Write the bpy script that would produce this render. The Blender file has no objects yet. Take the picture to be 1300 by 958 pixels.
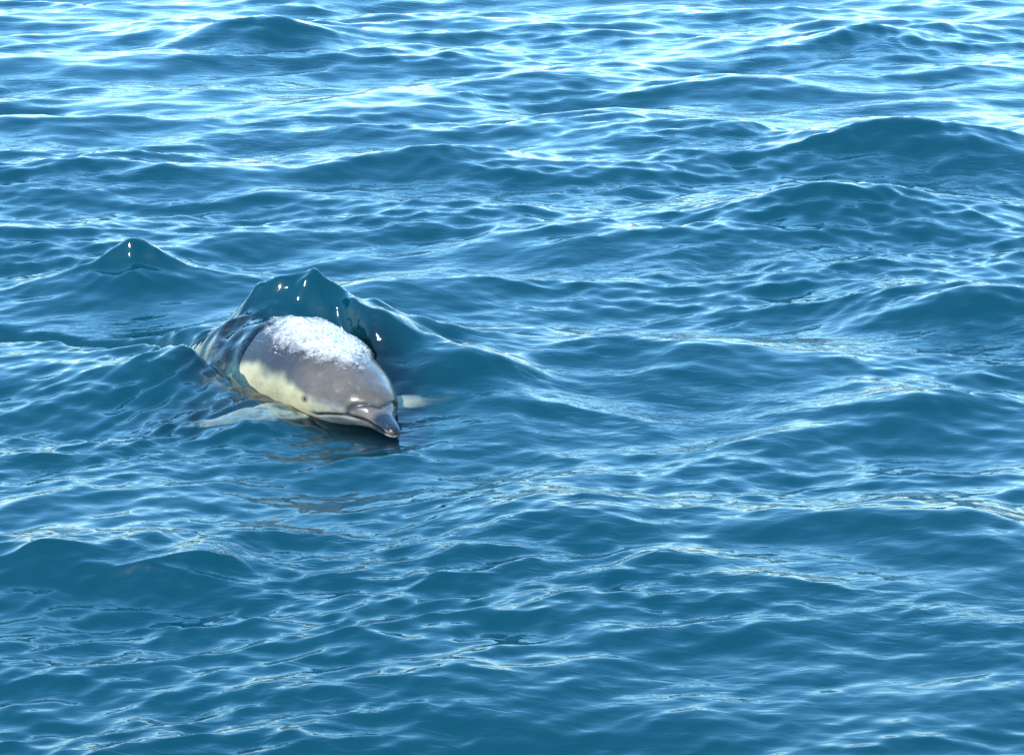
import bpy, math, random
import numpy as np
from mathutils import Vector, noise
from mathutils.bvhtree import BVHTree

R = math.radians
scene = bpy.context.scene
col = scene.collection
rng = np.random.default_rng(11)
random.seed(5)

# ------------------------------------------------------------------ camera
CAM_H, PITCH, FPX = 2.16, 15.0, 3300.0          # focal length in pixels of a 1300 px wide picture
cam_d = bpy.data.cameras.new('camera')
cam_d.sensor_width = 36.0
cam_d.lens = FPX / 1300.0 * 36.0
cam_d.clip_start = 0.05
cam_d.clip_end = 20000
cam = bpy.data.objects.new('camera', cam_d)
cam.location = (0, 0, CAM_H)
cam.rotation_euler = (R(90 - PITCH), 0, 0)
col.objects.link(cam)
scene.camera = cam

# ------------------------------------------------------------------ sky, sun, exposure
SUN_EL, SUN_AZ = 58.0, 212.0                    # azimuth measured clockwise from +Y (the view direction)
world = bpy.data.worlds.new('World')
scene.world = world
world.use_nodes = True
wn = world.node_tree
wn.nodes.clear()
w_out = wn.nodes.new('ShaderNodeOutputWorld')
w_bg = wn.nodes.new('ShaderNodeBackground')
w_sky = wn.nodes.new('ShaderNodeTexSky')
w_sky.sky_type = 'NISHITA'
w_sky.sun_disc = False
w_sky.sun_elevation = R(SUN_EL)
w_sky.sun_rotation = R(SUN_AZ)
w_sky.air_density = 1.7
w_sky.dust_density = 0.4
w_sky.ozone_density = 4.0
w_bg.inputs['Strength'].default_value = 0.15
w_tint = wn.nodes.new('ShaderNodeMix')            # cool white balance of the photograph
w_tint.data_type = 'RGBA'; w_tint.blend_type = 'MULTIPLY'
w_tint.inputs[0].default_value = 1.0
w_tint.inputs[7].default_value = (0.74, 0.92, 1.12, 1)
wn.links.new(w_sky.outputs[0], w_tint.inputs[6])
w_veil = wn.nodes.new('ShaderNodeMix')            # even veil of thin high cloud
w_veil.data_type = 'RGBA'
w_veil.inputs[0].default_value = 0.25
w_veil.inputs[7].default_value = (1.2, 3.4, 5.2, 1)
w_sat = wn.nodes.new('ShaderNodeHueSaturation')
w_sat.inputs['Saturation'].default_value = 1.15
wn.links.new(w_tint.outputs[2], w_sat.inputs['Color'])
wn.links.new(w_sat.outputs[0], w_veil.inputs[6])
wn.links.new(w_veil.outputs[2], w_bg.inputs[0])
wn.links.new(w_bg.outputs[0], w_out.inputs[0])

sun_d = bpy.data.lights.new('sun', 'SUN')
sun_d.energy = 2.1
sun_d.angle = R(0.53)
sun_d.color = (1.0, 0.93, 0.82)
sun_d.cycles.is_caustics_light = True
sun = bpy.data.objects.new('sun', sun_d)
az, el = R(SUN_AZ), R(SUN_EL)
to_sun = Vector((math.sin(az) * math.cos(el), math.cos(az) * math.cos(el), math.sin(el)))
sun.rotation_euler = to_sun.to_track_quat('Z', 'Y').to_euler()
sun.location = (0, 0, 30)
col.objects.link(sun)

scene.view_settings.view_transform = 'Standard'
scene.view_settings.look = 'None'
scene.view_settings.exposure = 2.25
scene.view_settings.gamma = 1.0
scene.view_settings.use_curve_mapping = False
scene.render.engine = 'CYCLES'
scene.cycles.use_denoising = True
scene.cycles.max_bounces = 8
scene.cycles.caustics_refractive = True
scene.cycles.caustics_reflective = True
scene.cycles.sample_clamp_indirect = 6.0
scene.cycles.blur_glossy = 0.3

# ------------------------------------------------------------------ helpers
_p = R(PITCH)


def place(u, v, z=0.0):
    """World point at height z that the photograph shows at pixel (u, v)."""
    dx, dy = (u - 650) / FPX, -(v - 479) / FPX
    d = np.array([dx, math.cos(_p) + dy * math.sin(_p), -math.sin(_p) + dy * math.cos(_p)])
    t = (z - CAM_H) / d[2]
    return np.array([0, 0, CAM_H]) + d * t


def mat_new(name):
    m = bpy.data.materials.new(name)
    m.use_nodes = True
    m.node_tree.nodes.clear()
    return m, m.node_tree.nodes, m.node_tree.links


def tag(o, label=None, cat=None, kind=None, group=None):
    if label: o['label'] = label
    if cat: o['category'] = cat
    if kind: o['kind'] = kind
    if group: o['group'] = group
    return o


def grid_mesh(name, co, nr, nc):
    """Mesh of a nr x nc vertex grid."""
    i = np.arange(nr - 1)[:, None] * nc + np.arange(nc - 1)[None, :]
    q = np.stack([i, i + 1, i + nc + 1, i + nc], -1).reshape(-1, 4)
    return quad_mesh(name, co, q)


def quad_mesh(name, co, q):
    me = bpy.data.meshes.new(name)
    me.vertices.add(len(co))
    me.vertices.foreach_set('co', np.asarray(co, np.float32).ravel())
    me.loops.add(q.size)
    me.loops.foreach_set('vertex_index', q.astype(np.int32).ravel())
    me.polygons.add(len(q))
    me.polygons.foreach_set('loop_start', np.arange(0, q.size, q.shape[1], dtype=np.int32))
    me.polygons.foreach_set('use_smooth', np.ones(len(q), bool))
    me.update(calc_edges=True)
    return me


def verts_of(me):
    a = np.empty(len(me.vertices) * 3, np.float32)
    me.vertices.foreach_get('co', a)
    return a.reshape(-1, 3).astype(np.float64)


def set_verts(me, co):
    me.vertices.foreach_set('co', np.asarray(co, np.float32).ravel())
    me.update()


def smooth(x, a, b):
    t = np.clip((x - a) / (b - a), 0, 1)
    return t * t * (3 - 2 * t)


# ------------------------------------------------------------------ materials
def water_material():
    m, n, l = mat_new('sea_water')
    out = n.new('ShaderNodeOutputMaterial')
    geo = n.new('ShaderNodeNewGeometry')
    # fine ripples as relief
    mp = n.new('ShaderNodeMapping')
    mp.inputs['Scale'].default_value = (0.42, 1.0, 1.0)
    mp.inputs['Rotation'].default_value = (0, 0, R(8))
    l.new(geo.outputs['Position'], mp.inputs['Vector'])
    n1 = n.new('ShaderNodeTexNoise')
    n1.inputs['Scale'].default_value = 7.0
    n1.inputs['Detail'].default_value = 1.6
    n1.inputs['Roughness'].default_value = 0.5
    n1.inputs['Distortion'].default_value = 0.6
    l.new(mp.outputs[0], n1.inputs['Vector'])
    bp = n.new('ShaderNodeBump')
    bp.inputs['Strength'].default_value = 1.0
    bp.inputs['Distance'].default_value = 0.0055
    # finer wind streaks, stronger in some patches than in others
    n2 = n.new('ShaderNodeTexNoise')
    n2.inputs['Scale'].default_value = 28.0
    n2.inputs['Detail'].default_value = 2.5
    n2.inputs['Distortion'].default_value = 0.8
    l.new(mp.outputs[0], n2.inputs['Vector'])
    n3 = n.new('ShaderNodeTexNoise')
    n3.inputs['Scale'].default_value = 1.6
    n3.inputs['Detail'].default_value = 2.0
    l.new(mp.outputs[0], n3.inputs['Vector'])
    pr = n.new('ShaderNodeMapRange')
    pr.inputs['From Min'].default_value = 0.42; pr.inputs['From Max'].default_value = 0.66
    pr.inputs['To Min'].default_value = 0.30; pr.inputs['To Max'].default_value = 0.75
    l.new(n3.outputs[0], pr.inputs['Value'])
    ma = n.new('ShaderNodeMath'); ma.operation = 'MULTIPLY_ADD'
    l.new(n2.outputs[0], ma.inputs[0]); l.new(pr.outputs[0], ma.inputs[1]); l.new(n1.outputs[0], ma.inputs[2])
    l.new(ma.outputs[0], bp.inputs['Height'])
    # light that comes back out of the depth of the water does not follow the ripples
    up = n.new('ShaderNodeVectorMath'); up.operation = 'MULTIPLY_ADD'
    up.inputs[1].default_value = (0.35, 0.35, 0.35)
    up.inputs[2].default_value = (0, 0, 0.65)
    l.new(geo.outputs['Normal'], up.inputs[0])
    nrm = n.new('ShaderNodeVectorMath'); nrm.operation = 'NORMALIZE'
    l.new(up.outputs[0], nrm.inputs[0])
    dif = n.new('ShaderNodeBsdfDiffuse')
    dif.inputs['Color'].default_value = (0.0, 0.0182, 0.0245, 1)
    l.new(nrm.outputs[0], dif.inputs['Normal'])
    ref = n.new('ShaderNodeBsdfRefraction')
    ref.inputs['IOR'].default_value = 1.33
    ref.inputs['Roughness'].default_value = 0.0
    ref.inputs['Color'].default_value = (0.86, 0.96, 0.97, 1)
    l.new(bp.outputs[0], ref.inputs['Normal'])
    at = n.new('ShaderNodeAttribute'); at.attribute_name = 'clear'
    mx = n.new('ShaderNodeMixShader')
    l.new(at.outputs['Fac'], mx.inputs[0])
    l.new(dif.outputs[0], mx.inputs[1]); l.new(ref.outputs[0], mx.inputs[2])
    fr = n.new('ShaderNodeFresnel'); fr.inputs['IOR'].default_value = 1.34
    l.new(bp.outputs[0], fr.inputs['Normal'])
    gl = n.new('ShaderNodeBsdfGlossy')
    gl.inputs['Roughness'].default_value = 0.05
    l.new(bp.outputs[0], gl.inputs['Normal'])
    ms = n.new('ShaderNodeMixShader')
    l.new(fr.outputs[0], ms.inputs[0])
    l.new(mx.outputs[0], ms.inputs[1]); l.new(gl.outputs[0], ms.inputs[2])
    l.new(ms.outputs[0], out.inputs['Surface'])
    return m


def deep_material():
    m, n, l = mat_new('deep_water')
    out = n.new('ShaderNodeOutputMaterial')
    d = n.new('ShaderNodeBsdfDiffuse')
    d.inputs['Color'].default_value = (0.0, 0.085, 0.105, 1)
    l.new(d.outputs[0], out.inputs['Surface'])
    return m


def dolphin_material():
    m, n, l = mat_new('dolphin_skin')
    out = n.new('ShaderNodeOutputMaterial')
    b = n.new('ShaderNodeBsdfPrincipled')
    at = n.new('ShaderNodeAttribute'); at.attribute_name = 'skin'
    tc = n.new('ShaderNodeNewGeometry')
    ns = n.new('ShaderNodeTexNoise')
    ns.inputs['Scale'].default_value = 26.0
    ns.inputs['Detail'].default_value = 6.0
    ns.inputs['Roughness'].default_value = 0.65
    l.new(tc.outputs['Position'], ns.inputs['Vector'])
    rmp = n.new('ShaderNodeMapRange')
    rmp.inputs['From Min'].default_value = 0.3; rmp.inputs['From Max'].default_value = 0.7
    rmp.inputs['To Min'].default_value = 0.80; rmp.inputs['To Max'].default_value = 1.14
    l.new(ns.outputs[0], rmp.inputs['Value'])
    mu = n.new('ShaderNodeVectorMath'); mu.operation = 'SCALE'
    l.new(at.outputs['Color'], mu.inputs[0]); l.new(rmp.outputs[0], mu.inputs['Scale'])
    # healed scratches running along the body
    ra = n.new('ShaderNodeAttribute'); ra.attribute_name = 'rest'
    sm_ = n.new('ShaderNodeMapping'); sm_.inputs['Scale'].default_value = (7.0, 90.0, 70.0)
    sm_.inputs['Rotation'].default_value = (0, R(6), R(14))
    l.new(ra.outputs['Vector'], sm_.inputs['Vector'])
    sn = n.new('ShaderNodeTexNoise'); sn.inputs['Scale'].default_value = 1.0
    sn.inputs['Detail'].default_value = 2.0
    l.new(sm_.outputs[0], sn.inputs['Vector'])
    sr = n.new('ShaderNodeMapRange')
    sr.inputs['From Min'].default_value = 0.62; sr.inputs['From Max'].default_value = 0.74
    sr.inputs['To Max'].default_value = 0.35
    l.new(sn.outputs[0], sr.inputs['Value'])
    sx = n.new('ShaderNodeMix'); sx.data_type = 'RGBA'
    sx.inputs[7].default_value = (.13, .115, .095, 1)
    l.new(sr.outputs[0], sx.inputs[0]); l.new(mu.outputs[0], sx.inputs[6])
    l.new(sx.outputs[2], b.inputs['Base Color'])
    vr = n.new('ShaderNodeTexVoronoi'); vr.feature = 'DISTANCE_TO_EDGE'
    vr.inputs['Scale'].default_value = 13.0
    wv = n.new('ShaderNodeVectorMath'); wv.operation = 'MULTIPLY_ADD'
    wv.inputs[1].default_value = (.12, .12, .12)
    l.new(ns.outputs['Color'], wv.inputs[0]); l.new(tc.outputs['Position'], wv.inputs[2])
    l.new(wv.outputs[0], vr.inputs['Vector'])
    fm = n.new('ShaderNodeMapRange')
    fm.inputs['From Min'].default_value = 0.0; fm.inputs['From Max'].default_value = 0.16
    fm.inputs['To Min'].default_value = 0.15; fm.inputs['To Max'].default_value = 0.30
    l.new(vr.outputs['Distance'], fm.inputs['Value']); l.new(fm.outputs[0], b.inputs['Roughness'])
    b.inputs['Specular IOR Level'].default_value = 0.2
    b.inputs['Coat Weight'].default_value = 0.08
    b.inputs['Coat Roughness'].default_value = 0.12
    n2 = n.new('ShaderNodeTexNoise'); n2.inputs['Scale'].default_value = 60.0
    n2.inputs['Detail'].default_value = 4.0
    l.new(tc.outputs['Position'], n2.inputs['Vector'])
    bp = n.new('ShaderNodeBump'); bp.inputs['Strength'].default_value = 0.5
    bp.inputs['Distance'].default_value = 0.003
    l.new(n2.outputs[0], bp.inputs['Height'])
    l.new(bp.outputs[0], b.inputs['Normal'])
    l.new(bp.outputs[0], b.inputs['Coat Normal'])
    l.new(b.outputs[0], out.inputs['Surface'])
    return m


def eye_material():
    m, n, l = mat_new('dolphin_eye')
    out = n.new('ShaderNodeOutputMaterial')
    b = n.new('ShaderNodeBsdfPrincipled')
    ns = n.new('ShaderNodeTexNoise'); ns.inputs['Scale'].default_value = 200
    cr = n.new('ShaderNodeValToRGB')
    cr.color_ramp.elements[0].color = (0.008, 0.007, 0.006, 1)
    cr.color_ramp.elements[1].color = (0.03, 0.022, 0.018, 1)
    l.new(ns.outputs[0], cr.inputs[0]); l.new(cr.outputs[0], b.inputs['Base Color'])
    b.inputs['Roughness'].default_value = 0.08
    l.new(b.outputs[0], out.inputs['Surface'])
    return m


def foam_material():
    m, n, l = mat_new('foam_white')
    out = n.new('ShaderNodeOutputMaterial')
    geo = n.new('ShaderNodeNewGeometry')
    vo = n.new('ShaderNodeTexVoronoi'); vo.inputs['Scale'].default_value = 95.0
    ns = n.new('ShaderNodeTexNoise'); ns.inputs['Scale'].default_value = 40.0
    ns.inputs['Detail'].default_value = 6.0
    l.new(geo.outputs['Position'], vo.inputs['Vector']); l.new(geo.outputs['Position'], ns.inputs['Vector'])
    ad = n.new('ShaderNodeMath'); ad.operation = 'ADD'
    l.new(vo.outputs['Distance'], ad.inputs[0]); l.new(ns.outputs[0], ad.inputs[1])
    bp = n.new('ShaderNodeBump'); bp.inputs['Strength'].default_value = 0.9
    bp.inputs['Distance'].default_value = 0.010
    l.new(ad.outputs[0], bp.inputs['Height'])
    b = n.new('ShaderNodeBsdfPrincipled')
    b.inputs['Base Color'].default_value = (0.40, 0.36, 0.31, 1)
    b.inputs['Roughness'].default_value = 0.25
    b.inputs['Coat Weight'].default_value = 0.5
    b.inputs['Coat Roughness'].default_value = 0.08
    l.new(bp.outputs[0], b.inputs['Normal'])
    # a film of bubbles: dense white islands with clear water between them
    n3 = n.new('ShaderNodeTexNoise'); n3.inputs['Scale'].default_value = 27.0
    n3.inputs['Detail'].default_value = 8.0; n3.inputs['Roughness'].default_value = 0.72
    l.new(geo.outputs['Position'], n3.inputs['Vector'])
    at = n.new('ShaderNodeAttribute'); at.attribute_name = 'cover'
    sm = n.new('ShaderNodeMath'); sm.operation = 'ADD'
    l.new(n3.outputs[0], sm.inputs[0]); l.new(at.outputs['Fac'], sm.inputs[1])
    mr = n.new('ShaderNodeMapRange'); mr.interpolation_type = 'SMOOTHSTEP'
    mr.inputs['From Min'].default_value = 0.86; mr.inputs['From Max'].default_value = 1.40; mr.inputs['To Max'].default_value = 0.92
    l.new(sm.outputs[0], mr.inputs['Value'])
    tr = n.new('ShaderNodeBsdfTransparent')
    mx = n.new('ShaderNodeMixShader')
    l.new(mr.outputs[0], mx.inputs[0]); l.new(tr.outputs[0], mx.inputs[1]); l.new(b.outputs[0], mx.inputs[2])
    l.new(mx.outputs[0], out.inputs['Surface'])
    return m


# ------------------------------------------------------------------ dolphin (built straight: x = distance from the beak tip, y = its left, z = up)
SC = 1.15
S_ = np.array([0.0, .006, .02, .045, .075, .105, .128, .16, .20, .25, .30, .40, .55, .75, 1.0, 1.3, 1.6, 1.9, 2.06, 2.10])
TOP = np.array([.002, .009, .014, .017, .020, .024, .038, .060, .077, .098, .114, .146, .182, .205, .198, .140, .085, .045, .030, .004])
BOT = np.array([.002, .010, .016, .020, .025, .030, .034, .040, .050, .070, .090, .126, .162, .188, .180, .125, .080, .042, .028, .004])
WID = np.array([.002, .013, .021, .027, .033, .041, .056, .080, .098, .118, .133, .156, .180, .200, .190, .122, .064, .030, .020, .003])


def prof(s, tab):
    # smooth (monotone cubic) interpolation of the profile tables
    x, y = S_, tab
    h = np.diff(x); dl = np.diff(y) / h
    d = np.zeros_like(y)
    same = dl[:-1] * dl[1:] > 0
    w1, w2 = 2 * h[1:] + h[:-1], h[1:] + 2 * h[:-1]
    with np.errstate(divide='ignore', invalid='ignore'):
        hm = (w1 + w2) / (w1 / dl[:-1] + w2 / dl[1:])
    d[1:-1] = np.where(same, hm, 0)
    d[0], d[-1] = dl[0], dl[-1]
    s = np.clip(s, x[0], x[-1])
    i = np.clip(np.searchsorted(x, s) - 1, 0, len(x) - 2)
    t = (s - x[i]) / h[i]
    return ((1 + 2 * t) * (1 - t) ** 2 * y[i] + t * (1 - t) ** 2 * h[i] * d[i]
            + t * t * (3 - 2 * t) * y[i + 1] + t * t * (t - 1) * h[i] * d[i + 1])


def fin_mesh(stations, nseg=20):
    """Closed lens-section fin: stations = (leading point, trailing point, thickness, thickness axis)."""
    co, fc = [], []
    for (le, te, th, axn) in stations:
        le, te, axn = map(np.array, (le, te, axn))
        for k in range(nseg):
            a = 2 * math.pi * k / nseg
            t = 0.5 - 0.5 * math.cos(a)
            yy = th * math.sin(a) * (1.0 - 0.55 * t)
            co.append(le + (te - le) * t + axn * yy)
    ns = len(stations)
    for i in range(ns - 1):
        for k in range(nseg):
            k2 = (k + 1) % nseg
            fc.append((i * nseg + k, i * nseg + k2, (i + 1) * nseg + k2, (i + 1) * nseg + k))
    fc.append(tuple(range(nseg))[::-1])
    fc.append(tuple(range((ns - 1) * nseg, ns * nseg)))
    return co, fc


def build_dolphin():
    ns, na = 150, 64
    s = 2.10 * (np.linspace(0, 1, ns) ** 1.35)
    ph = np.arange(na) * 2 * np.pi / na
    t, b, w = prof(s, TOP), prof(s, BOT), prof(s, WID)
    c, sn = np.cos(ph), np.sin(ph)
    e = 0.94
    cy = np.sign(c) * np.abs(c) ** e
    cz = np.sign(sn) * np.abs(sn) ** e
    co = np.zeros((ns, na, 3))
    co[..., 0] = s[:, None]
    co[..., 1] = w[:, None] * cy
    co[..., 2] = np.where(cz > 0, t[:, None] * cz, b[:, None] * cz)
    # the melon keeps a broad V against the beak: its front edge runs back along the sides
    V = co.reshape(-1, 3).tolist()
    F = []
    for i in range(ns - 1):
        for k in range(na):
            k2 = (k + 1) % na
            F.append((i * na + k, i * na + k2, (i + 1) * na + k2, (i + 1) * na + k))
    F.append(tuple(range(na))[::-1]); F.append(tuple(range((ns - 1) * na, ns * na)))

    def add(cf):
        o = len(V)
        V.extend([list(map(float, p)) for p in cf[0]])
        F.extend([tuple(o + i for i in f) for f in cf[1]])
    # flippers
    for sd in (-1, 1):
        st = []
        for q in np.linspace(0, 1, 14):
            ext = 0.30 * q
            y = sd * (0.115 + ext * 0.97)
            z = (-0.066 - 0.05 * q + 0.03 * q * q) if sd < 0 else (-0.062 - 0.08 * q)
            le = 0.30 + 0.03 * q + 0.08 * q ** 2.2
            chord = 0.145 * (1 - q) ** 0.62 * (1 - 0.10 * q) + 0.012
            st.append(((le, y, z), (le + chord, y, z + 0.004), 0.020 * (1 - q) ** 0.7 + 0.004, (0, 0.15 * sd, 1)))
        add(fin_mesh(st))
    # dorsal fin
    st = []
    for q in np.linspace(0, 1, 14):
        z = 0.165 + 0.15 * q
        le = 0.93 + 0.17 * q + 0.10 * q ** 2.5
        chord = 0.26 * (1 - q) ** 0.8 + 0.012
        st.append(((le, 0, z), (le + chord * (1 - 0.15 * math.sin(q * math.pi)), 0, z), 0.022 * (1 - q) ** 0.7 + 0.004, (0, 1, 0)))
    add(fin_mesh(st))
    # flukes
    for sd in (-1, 1):
        st = []
        for q in np.linspace(0, 1, 14):
            y = sd * (0.0 + 0.26 * q)
            le = 1.95 + 0.11 * q + 0.10 * q ** 2.5
            te = 2.13 + 0.02 * q + 0.09 * q ** 2
            te = max(te, le + 0.012)
            st.append(((le, y, 0), (te, y, 0), 0.016 * (1 - q) ** 0.8 + 0.004, (0, 0, 1)))
        add(fin_mesh(st))
    me = bpy.data.meshes.new('dolphin_raw')
    me.from_pydata(V, [], F)
    me.update()
    tmp = bpy.data.objects.new('dolphin_raw', me)
    col.objects.link(tmp)
    md = tmp.modifiers.new('r', 'REMESH'); md.mode = 'VOXEL'; md.voxel_size = 0.0038
    md2 = tmp.modifiers.new('s', 'SMOOTH'); md2.factor = 0.5; md2.iterations = 3
    dg = bpy.context.evaluated_depsgraph_get()
    body = bpy.data.meshes.new_from_object(tmp.evaluated_get(dg))
    bpy.data.objects.remove(tmp); bpy.data.meshes.remove(me)
    body.name = 'dolphin'
    co = verts_of(body)
    nrm = np.empty(len(co) * 3, np.float32)
    body.vertices.foreach_get('normal', nrm); nrm = nrm.reshape(-1, 3)
    x, y, z = co.T
    ay = np.abs(y)
    top, bot, wid = prof(x, TOP), prof(x, BOT), prof(x, WID)
    zn = np.where(z > 0, z / np.maximum(top, 1e-4), z / np.maximum(bot, 1e-4))
    # mouth line and melon crease
    zm = np.interp(x, [0, .03, .10, .16, .21, .25, .27], [-.003, -.004, -.004, -.006, -.014, -.022, -.020])
    mouth = np.exp(-((z - zm) / .0036) ** 2) * smooth(x, .275, .25) * (ay > .3 * wid)
    xc = 0.113 + 0.55 * np.maximum(0, ay - 0.002) ** 1.15 * 1.4
    crease = np.exp(-((x - xc) / .0050) ** 2) * (z > zm + .003) * smooth(x, .21, .17)
    co = co - nrm * (0.0045 * mouth + 0.0045 * crease)[:, None]
    # lips: upper jaw side slightly swollen
    # ---- skin colours
    def nz(sc, k):
        return np.array([noise.noise(Vector((a * sc + k, b_ * sc, c_ * sc))) for a, b_, c_ in co])
    nA = nz(9.0, 3.0); nB = nz(30.0, 8.0)
    C = lambda *v: np.array(v)
    cape, side, tan_, white, dark = C(.020, .0155, .0125), C(.05, .044, .036), C(.235, .195, .105), C(.27, .24, .17), C(.007, .007, .008)
    grey = C(.068, .051, .035)

    def mix(a, b_, f):
        return a * (1 - f[:, None]) + b_ * f[:, None]
    base = np.repeat(cape[None], len(co), 0)
    # lighter grey melon and face
    base = mix(base, grey, smooth(x + .05 * nA, .46, .26))
    # hourglass: tan patch ahead of the flank, grey behind
    edge = np.interp(x, [0, .12, .2, .3, .4, .55, .75, .95, 1.2, 1.6, 2.1],
                     [-.02, .04, .06, .20, .38, .44, .25, -.30, .20, .30, .3]) + .12 * nA + .05 * nB
    tn = smooth(zn, edge + .09, edge - .09)
    tancol = mix(np.repeat(tan_[None], len(co), 0), side, smooth(x, .85, 1.05))
    base = mix(base, tancol, tn * smooth(x, .14, .19))
    wh = smooth(zn, -.40 + .05 * nA, -.62)
    base = mix(base, white, wh)
    # pale upper lip and lower jaw
    jaw = smooth(zn, -.06, -.20) * smooth(x, .30, .20)
    base = mix(base, C(.22, .20, .165), jaw * .9)
    lip = np.exp(-((zn - .10) / .13) ** 2) * smooth(x, .30, .2) * smooth(x, .12, .16)
    base = mix(base, C(.19, .17, .135), lip * .85)
    # beak: grey saddle, black towards the tip, pink-white tip of the lower jaw
    bk = smooth(x, .138, .115)
    base = mix(base, C(.076, .058, .042), bk * smooth(zn, -.6, -.3))
    base = mix(base, dark, smooth(x + .018 * nA, .102, .078) * smooth(zn, -.75, -.45))
    base = mix(base, C(.36, .25, .20), smooth(x, .030, .018) * smooth(zn, .40, .15))
    # dark stripes: beak to eye, eye patch, flipper stripe, mid line of the melon
    base = mix(base, dark, np.clip(mouth * 1.1, 0, 1))
    base = mix(base, dark, np.clip(crease * .85, 0, 1))
    ml = np.exp(-(y / .0035) ** 2) * (z > 0) * smooth(x, .13, .15) * smooth(x, .36, .28)
    base = mix(base, C(.045, .04, .04), ml * .85)
    eye = np.array([.292, .129, .014])
    de = np.sqrt((x - eye[0]) ** 2 * .5 + (ay - eye[1]) ** 2 + (z - eye[2]) ** 2)
    base = mix(base, C(.03, .027, .025), smooth(de, .014, .009) * .6)
    zs = np.interp(x, [.15, .27], [.012, .016])
    st_ = np.exp(-((z - zs) / .006) ** 2) * smooth(x, .15, .18) * smooth(x, .28, .26)
    base = mix(base, C(.06, .06, .065), st_ * .55)
    # fins
    fl = smooth(ay - wid, .005, .03) * (x < 1.0)
    base = mix(base, mix(np.repeat(C(.48, .42, .28)[None], len(co), 0), C(.34, .29, .20), smooth(nB, .0, .3)), fl)
    df = smooth(z - top, .005, .03) * (x > .85)
    base = mix(base, C(.09, .09, .10), df)
    # scars and mottling
    base *= (1 + .16 * nA + .10 * nB)[:, None]
    base = np.clip(base * .88, 0.003, .9)
    ca = body.color_attributes.new('skin', 'FLOAT_COLOR', 'POINT')
    ca.data.foreach_set('color', np.concatenate([base, np.ones((len(co), 1))], 1).astype(np.float32).ravel())
    rest = co.copy()
    ra = body.attributes.new('rest', 'FLOAT_VECTOR', 'POINT')
    ra.data.foreach_set('vector', co.astype(np.float32).ravel())
    return body, rest, np.array(eye)


# spine of the swimming animal
HEAD_YAW = math.atan2(0.87, -0.49)
_ss = np.linspace(0, 2.6, 261)
_yaw = HEAD_YAW + np.interp(_ss, [0, .25, .6, 1.1, 1.8, 2.6], [R(-4), 0, R(2), R(14), R(34), R(40)])
_pit = np.interp(_ss, [0, .12, .22, .6, 1.0, 1.6, 2.6], [R(11), R(9), R(-1), R(-8), R(-34), R(-40), R(-26)])
_dir = np.stack([np.cos(_yaw) * np.cos(_pit), np.sin(_yaw) * np.cos(_pit), np.sin(_pit)], 1)
_tip = place(503, 552, 0.018)
_pos = _tip + np.concatenate([[np.zeros(3)], np.cumsum((_dir[1:] + _dir[:-1]) / 2 * (_ss[1] - _ss[0]), 0)])
ROLL = R(-4)


def pose(p):
    p = np.asarray(p, float) * SC
    s = p[:, 0]
    o = np.stack([np.interp(s, _ss, _pos[:, k]) for k in range(3)], 1)
    d = np.stack([np.interp(s, _ss, _dir[:, k]) for k in range(3)], 1)
    d /= np.linalg.norm(d, axis=1)[:, None]
    over = np.maximum(0, s - 2.6)
    lft = np.cross(d, np.array([0, 0, 1.0]))           # animal's left when it looks along -d
    lft /= np.linalg.norm(lft, axis=1)[:, None]
    upv = np.cross(lft, d)
    y, z = p[:, 1], p[:, 2]
    yr = y * math.cos(ROLL) - z * math.sin(ROLL)
    zr = y * math.sin(ROLL) + z * math.cos(ROLL)
    return o + lft * yr[:, None] + upv * zr[:, None] + d * over[:, None]


body, rest, eye_p = build_dolphin()
posed = pose(rest)
set_verts(body, posed)
body.flip_normals()
body.polygons.foreach_set('use_smooth', np.ones(len(body.polygons), bool))
body.materials.append(dolphin_material())
dolphin = bpy.data.objects.new('dolphin', body)
col.objects.link(dolphin)
tag(dolphin, 'grey dolphin with cream flank swimming up through a wave crest, beak at the surface', 'dolphin')
dolphin.cycles.is_caustics_receiver = True
em = eye_material()
for sd in (-1, 1):
    c = pose(np.array([[eye_p[0], sd * (eye_p[1] - .003), eye_p[2]]]))[0]
    u = np.linspace(0, np.pi, 9); vv = np.linspace(0, 2 * np.pi, 17)[:-1]
    V = [tuple(np.array([math.cos(b) * math.sin(a) * .008, math.sin(b) * math.sin(a) * .008, math.cos(a) * .008])) for a in u for b in vv]
    F = [(i * 16 + k, (i + 1) * 16 + k, (i + 1) * 16 + (k + 1) % 16, i * 16 + (k + 1) % 16) for i in range(8) for k in range(16)]
    me = bpy.data.meshes.new('eye'); me.from_pydata([tuple(c + np.array(v)) for v in V], [], F)
    for p_ in me.polygons: p_.use_smooth = True
    me.materials.append(em)
    o = bpy.data.objects.new('eye', me); col.objects.link(o); o.parent = dolphin

bq = np.empty(len(body.loops), np.int32)
body.loops.foreach_get('vertex_index', bq)
bvh = BVHTree.FromPolygons([Vector(p) for p in posed.tolist()], [tuple(p.vertices) for p in body.polygons])

# ------------------------------------------------------------------ the sea surface
NW = 230
lam = np.exp(np.linspace(math.log(0.045), math.log(2.6), NW) + rng.normal(0, .03, NW))
kk = 2 * np.pi / lam
spread = np.interp(np.log(lam), [math.log(.045), math.log(.25), math.log(2.6)], [R(32), R(34), R(32)])
ang = R(-90 + 10) + rng.normal(0, 1, NW) * spread
kx, ky = kk * np.cos(ang), kk * np.sin(ang)
steep = 0.0112 * np.interp(np.log(lam), np.log([.045, .07, .12, .3, .6, 1.2, 2.6]), [1.1, 1.65, 1.55, 1.5, 1.6, 1.35, .75]) * rng.uniform(.6, 1.4, NW)
amp = steep / kk
phs = rng.uniform(0, 2 * np.pi, NW)
skew = .12 + .22 * smooth(lam, .1, .3)

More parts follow.
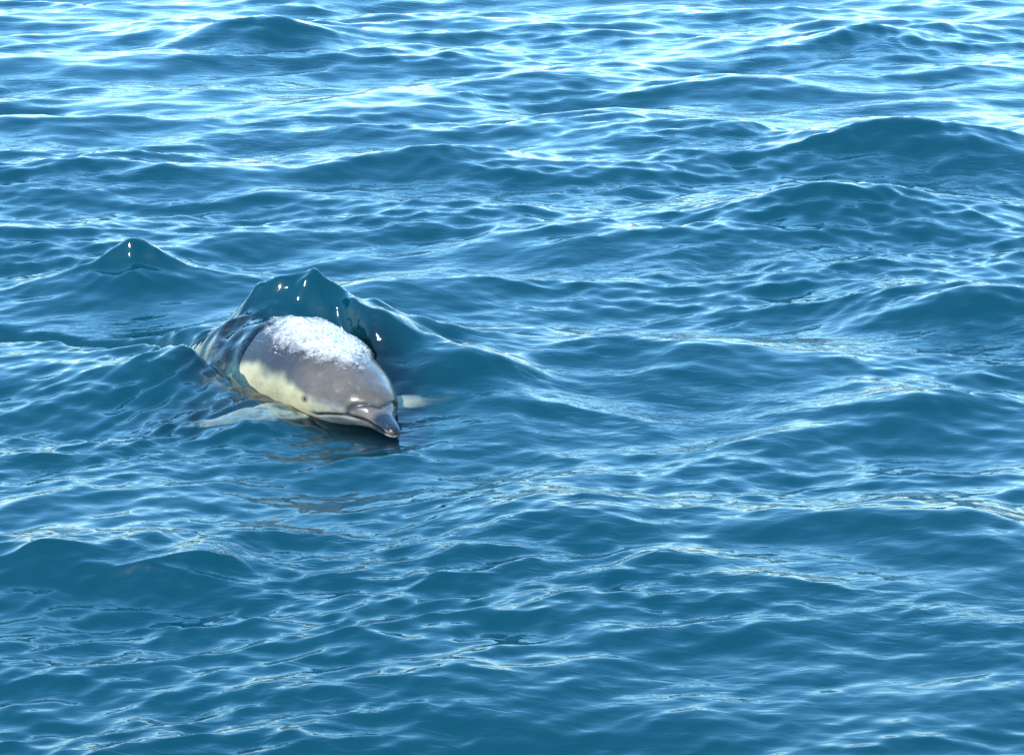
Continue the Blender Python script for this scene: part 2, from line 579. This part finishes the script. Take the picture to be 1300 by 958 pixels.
# hand-placed waves of the photograph: pixel of the crest, crest height, half length, front and back widths, crest heading in degrees
RIDGES = [
    # u,   v,   z,    len,  front, back, heading
    (383, 344, .315, -.29, .20, .30, 0),
    (305, 400, .19, .24, .18, .28, 30),
    (225, 450, .11, .34, .24, .28, 34),
    (465, 390, .22, .26, .18, .26, -30),
    (560, 440, .13, .34, .22, .26, -28),
    (660, 490, .08, .40, .26, .26, -24),
    (172, 303, .17, -.18, .13, .26, 0),
    (1160, 158, .15, .60, .30, .50, 0),
    (1050, 235, .13, .60, .26, .45, 4),
    (1230, 368, .11, .40, .22, .40, 4),
    (1110, 28, .16, .7, .35, .6, 0),
    (300, 22, .16, .7, .35, .6, 0),
    (80, 690, .065, .34, .20, .35, 0),
    (215, 690, .06, .25, .20, .30, -14),
    (715, 652, .07, .28, .20, .35, 0),
    (600, 690, .05, .30, .20, .30, 14),
    (930, 722, .06, .35, .22, .35, -6),
    (1200, 655, .06, .30, .22, .40, 0),
    (1130, 500, .07, .50, .25, .40, 3),
    (900, 470, .06, .45, .25, .40, -5),
    (840, 150, .10, .60, .30, .50, 0),
    (560, 190, .10, .60, .30, .50, 3),
    (100, 200, .10, .60, .30, .50, 0),
]


def ridge_field(x, y):
    h = np.zeros_like(x)
    wx = np.zeros_like(x); wy = np.zeros_like(x); wh = np.zeros_like(x)
    for L, a_ in ((.55, .016), (.34, .014), (.21, .010), (.13, .006), (.085, .0035)):   # uneven, wandering crest lines
        for arr in (wx, wy, wh):
            th = rng.uniform(0, 2 * math.pi); k = 2 * math.pi / L
            arr += a_ * .75 * np.sin(k * (x * math.cos(th) + y * math.sin(th)) + rng.uniform(0, 6.28))
    x, y = x + wx, y + wy * 1.6
    for (u, v, z, ln, wf, wb, hd) in RIDGES:
        c = place(u, v, z)
        a = R(hd)
        dx, dy = x - c[0], y - c[1]
        t = dx * math.cos(a) + dy * math.sin(a)
        n = -dx * math.sin(a) + dy * math.cos(a)
        w = np.where(n < 0, wf, wb)
        q = np.sqrt((n / w) ** 2 + .012) - math.sqrt(.012)
        along = np.exp(-(t / ln) ** 2) if ln > 0 else np.exp((np.sqrt(t * t + .0009) - .03) / ln)   # ln < 0: pointed crest
        h += (z * along * np.exp(-.9 * q - .25 * q * q)) ** 3
    return np.cbrt(h) * (1 + 3.2 * wh)


def sea(x, y, cell):
    dx = np.zeros_like(x); dy = np.zeros_like(x); dz = np.zeros_like(x)
    # patches of stronger and weaker wind ripple
    gust = np.zeros_like(x)
    for k_, a_, p_ in ((.9, .4, 1.0), (1.7, 1.3, 4.0), (2.9, -.8, 2.2), (4.3, .2, 5.1)):
        gust += np.cos(k_ * (x * math.sin(a_) + 1.3 * y * math.cos(a_)) + p_)
    gust = np.clip(.95 + .28 * gust, .35, 1.7)
    for i in range(NW):
        f = np.clip((lam[i] / cell - 2.2) / 2.0, 0, 1)
        if not f.any():
            continue
        if lam[i] < .35:
            f = f * gust
        th = kx[i] * x + ky[i] * y + phs[i]
        dz += f * amp[i] * (-np.sin(th) - skew[i] * np.sin(2 * th))
        s_ = f * amp[i] * np.cos(th) * 0.75
        dx -= s_ * kx[i] / kk[i]; dy -= s_ * ky[i] / kk[i]
    return dx, dy, dz


def drain(X, nr, nc):
    """Water runs off the emerging head and back, and closes over the tail stock."""
    lo, hi = posed.min(0) - .15, posed.max(0) + .15
    cand = np.nonzero(((X[:, :2] > lo[:2]) & (X[:, :2] < hi[:2])).all(1))[0]
    delta = np.zeros(len(X))
    dn = Vector((0, 0, -1))
    for i in cand:
        loc, no, idx, d = bvh.ray_cast(Vector((X[i, 0], X[i, 1], 1.0)), dn)
        if loc is None:
            continue
        r = rest[body.polygons[idx].vertices[0]]
        sx = r[0]
        z = X[i, 2]
        if abs(r[1]) > .21:
            delta[i] = max(z, loc.z + .018) - z              # flippers stay just under water
            continue
        e = 1 - min(1, max(0, (sx - .56) / .12))
        # a thin sheet of water slides over the right flank behind the cheek
        film = min(1, max(0, (sx - .36) / .08)) * min(1, max(0, (-.055 - r[1]) / .05 + (sx - .50) / .10))
        film = min(1, max(0, (sx - .50) / .10)) * min(1, max(0, (.03 - r[1]) / .06))
        if e > 0 and film < 1:
            ex = e * (1 - film) * min(1, max(0, (r[2] + .03) / .05))
            delta[i] = ex * (min(z, loc.z - .025) - z)
        if film > 0:
            delta[i] += film * (min(max(z, loc.z + .010), loc.z + .012 + .12 * max(0, sx - .55)) - z)
            continue
        u = min(1, max(0, (sx - .66) / .12))
        if u > 0:
            delta[i] += u * (max(z, loc.z + .05) - z)
    D = delta.reshape(nr, nc)
    rows = np.unique(cand // nc); cols = np.unique(cand % nc)
    r0, r1, c0, c1 = max(rows[0] - 30, 1), rows[-1] + 30, max(cols[0] - 30, 1), cols[-1] + 30
    sub = D[r0:r1, c0:c1].copy()
    for _ in range(10):
        p = np.pad(sub, 1, mode='edge')
        sub = (p[:-2, 1:-1] + p[2:, 1:-1] + p[1:-1, :-2] + p[1:-1, 2:] + 2 * p[1:-1, 1:-1]) / 6
    D[r0:r1, c0:c1] = sub
    X[:, 2] += D.reshape(-1)
    return X


LOOK = [(Vector((0, 0, -1)), .28)] + [(Vector((math.cos(a) * .62, math.sin(a) * .62, -.78)).normalized(), .09) for a in np.arange(8) * math.pi / 4]


def build_sea():
    a_in = np.linspace(R(-15), R(15), 830)
    a_out = np.linspace(R(15), R(88), 50)[1:]
    A = np.concatenate([-a_out[::-1], a_in, a_out])
    r1 = np.array([0.25, .8, 1.5, 2.2, 2.8, 3.4])
    q = np.linspace(4.0 ** -.85, 30.0 ** -.85, 1180)
    r2 = q ** (-1 / .85)
    r3 = 30.0 * (5000 / 30.0) ** np.linspace(0, 1, 90)[1:]
    rr = np.concatenate([r1, r2, r3])
    nr, nc = len(rr), len(A)
    RR, AA = np.meshgrid(rr, A, indexing='ij')
    x, y = RR * np.sin(AA), RR * np.cos(AA)
    dr = np.gradient(rr)[:, None] * np.ones((1, nc))
    da = RR * np.gradient(A)[None, :]
    cell = np.maximum(dr, da)
    dx, dy, dz = sea(x, y, cell)
    # calmer, smoother water round the animal
    c0 = place(430, 520, 0)
    near = np.exp(-(((x - c0[0]) / .55) ** 2 + ((y - c0[1]) / .45) ** 2))
    dz = dz * (1 - .35 * near); dx = dx * (1 - .3 * near); dy = dy * (1 - .3 * near)
    dz = dz + ridge_field(x, y)
    # short broken ripples on the hump over the animal, and streaks running down its shoulders
    ch = place(385, 375, .2)
    cr_ = place(315, 505, .04)
    hump = .75 * np.exp(-(((x - cr_[0]) / .20) ** 2 + ((y - cr_[1]) / .40) ** 2)) + np.exp(-(((x - ch[0]) / .30) ** 2 + ((y - ch[1]) / .30) ** 2))
    cw = place(235, 480, .08)
    wake = np.exp(-(((x - cw[0]) / .26) ** 2 + ((y - cw[1]) / .55) ** 2))
    sel = (hump > .01) | (wake > .01)
    xs, ys, hs, ws = x[sel], y[sel], hump[sel], wake[sel]
    add = np.zeros_like(xs)
    for _ in range(34):
        L = math.exp(rng.uniform(math.log(.04), math.log(.12)))
        a = rng.uniform(0, 2 * math.pi)
        k = 2 * math.pi / L
        add += hs * .08 / k * np.sin(k * (xs * math.cos(a) + ys * math.sin(a)) + rng.uniform(0, 6.28))
    for _ in range(16):
        L = math.exp(rng.uniform(math.log(.04), math.log(.11)))
        a = R(-42) + rng.normal(0, R(9))
        k = 2 * math.pi / L
        add += ws * .09 / k * np.sin(k * (xs * math.cos(a) + ys * math.sin(a)) + rng.uniform(0, 6.28))
    dz[sel] += add
    # water heaped against the right flank
    cf = place(325, 512, .05)
    dz = dz + .045 * np.exp(-(((x - cf[0]) / .15) ** 2 + ((y - cf[1]) / .26) ** 2))
    X = np.stack([x + dx, y + dy, dz], -1).reshape(-1, 3)
    X = drain(X, nr, nc)
    me = grid_mesh('water', X, nr, nc)
    # how much clear water lies between the surface and the animal
    clear = np.zeros(len(X), np.float32)
    ctr = posed.mean(0)
    cand = np.nonzero((np.abs(X[:, 0] - ctr[0]) < 1.8) & (np.abs(X[:, 1] - ctr[1]) < 1.8))[0]
    lo, hi = posed.min(0) - .3, posed.max(0) + .3
    cand = cand[((X[cand] > lo) & (X[cand] < hi)).all(1)]
    for i in cand:
        p = Vector(X[i])
        if bvh.find_nearest(p, .32)[0] is None:
            continue
        a = 0.0
        for dv, wt in LOOK:
            d = bvh.ray_cast(p, dv, .5)[3]
            if d is not None:
                a += wt * math.exp(-(d / .24) ** 1.4)
        loc, no, idx, d = bvh.find_nearest(p)
        r = rest[body.polygons[idx].vertices[0]]
        reach = .13 if abs(r[1]) > .2 else .11
        c_ = min(1.0, max(1.5 * a, math.exp(-(d / reach) ** 2)))
        back = min(1, max(0, (r[0] - .74) / .30))
        if r[1] > -.04:                                       # the hump behind the foam is thick, deep water
            back = max(back, min(1, max(0, (r[0] - .52) / .14)) * min(1, (r[1] + .04) / .05))
        clear[i] = c_ * (1 - .92 * back)
    at = me.attributes.new('clear', 'FLOAT', 'POINT')
    at.data.foreach_set('value', clear)
    me.materials.append(water_material())
    o = bpy.data.objects.new('water', me)
    col.objects.link(o)
    tag(o, kind='structure')
    o.cycles.is_caustics_caster = True
    return o


water = build_sea()
dm = bpy.data.meshes.new('deep_water')
g = np.linspace(-6, 6, 13)
gx, gy = np.meshgrid(g - .5, g + 8)
dm = grid_mesh('deep_water', np.stack([gx, gy, np.full_like(gx, -0.36)], -1).reshape(-1, 3), 13, 13)
dm.materials.append(deep_material())
deep = bpy.data.objects.new('deep_water', dm)
col.objects.link(deep)
tag(deep, kind='structure')
deep.cycles.is_caustics_receiver = True


# ------------------------------------------------------------------ foam on the animal's back
def build_foam():
    x, y, z = rest.T
    nf = len(body.polygons)
    lv = bq.reshape(-1, 4) if len(bq) == nf * 4 else None
    top = prof(x, TOP)
    cx = (x - .44) / .25
    cyy = (y - .005 - .06 * (x - .45)) / (.115 + .24 * np.clip(x - .3, 0, .4))
    rad = np.sqrt(cx ** 2 + cyy ** 2)
    ok = (rad < 1.25) & (z > 0)
    keep = ok[lv].all(1)
    q = lv[keep]
    ids, inv = np.unique(q, return_inverse=True)
    q = inv.reshape(-1, 4)
    nrm = np.empty(len(rest) * 3, np.float32)
    body.vertices.foreach_get('normal', nrm); nrm = nrm.reshape(-1, 3)[ids]
    P = posed[ids]
    hN = np.array([noise.fractal(Vector(p * 14), 1.0, 2.0, 5) for p in P])
    hF = np.array([noise.noise(Vector(p * 75)) for p in P])
    off = .008 + .009 * hN + .003 * hF
    off = off * smooth(rad[ids], 1.25, .85) - .004 * smooth(rad[ids], .95, 1.25)
    co = P + nrm * off[:, None]
    cover = smooth(rad[ids], 1.25, .40) * .80
    # bubbles and beads of water standing proud of the film
    import bmesh
    bm = bmesh.new()
    bmesh.ops.create_icosphere(bm, subdivisions=2, radius=1.0)
    bv = np.array([v.co[:] for v in bm.verts])
    bf = np.array([[v.index for v in f.verts] for f in bm.faces])
    bm.free()
    pick = np.nonzero((rad[ids] + .25 * hN < .80))[0]
    pick = rng.choice(pick, 380, replace=False)
    size = np.clip(rng.lognormal(math.log(.0024), .45, len(pick)), .0014, .006)
    squash = np.array([1, 1, .75])
    bco = (co[pick] - nrm[pick] * .0005)[:, None, :] + bv[None] * squash * size[:, None, None]
    nb = len(bv)
    faces = [tuple(f) for f in q.tolist()]
    base_i = len(co) + np.arange(len(pick)) * nb
    for b0 in base_i:
        faces.extend([tuple(f) for f in (bf + b0).tolist()])
    me = bpy.data.meshes.new('foam')
    me.from_pydata(np.concatenate([co, bco.reshape(-1, 3)]).tolist(), [], faces)
    me.polygons.foreach_set('use_smooth', np.ones(len(me.polygons), bool))
    cover = np.concatenate([cover, np.full(nb * len(pick), .62)])
    at = me.attributes.new('cover', 'FLOAT', 'POINT')
    at.data.foreach_set('value', cover.astype(np.float32))
    me.materials.append(foam_material())
    o = bpy.data.objects.new('foam', me)
    col.objects.link(o)
    tag(o, 'white bubbly foam streaming over the dolphin\'s back', 'foam', kind='stuff')


build_foam()
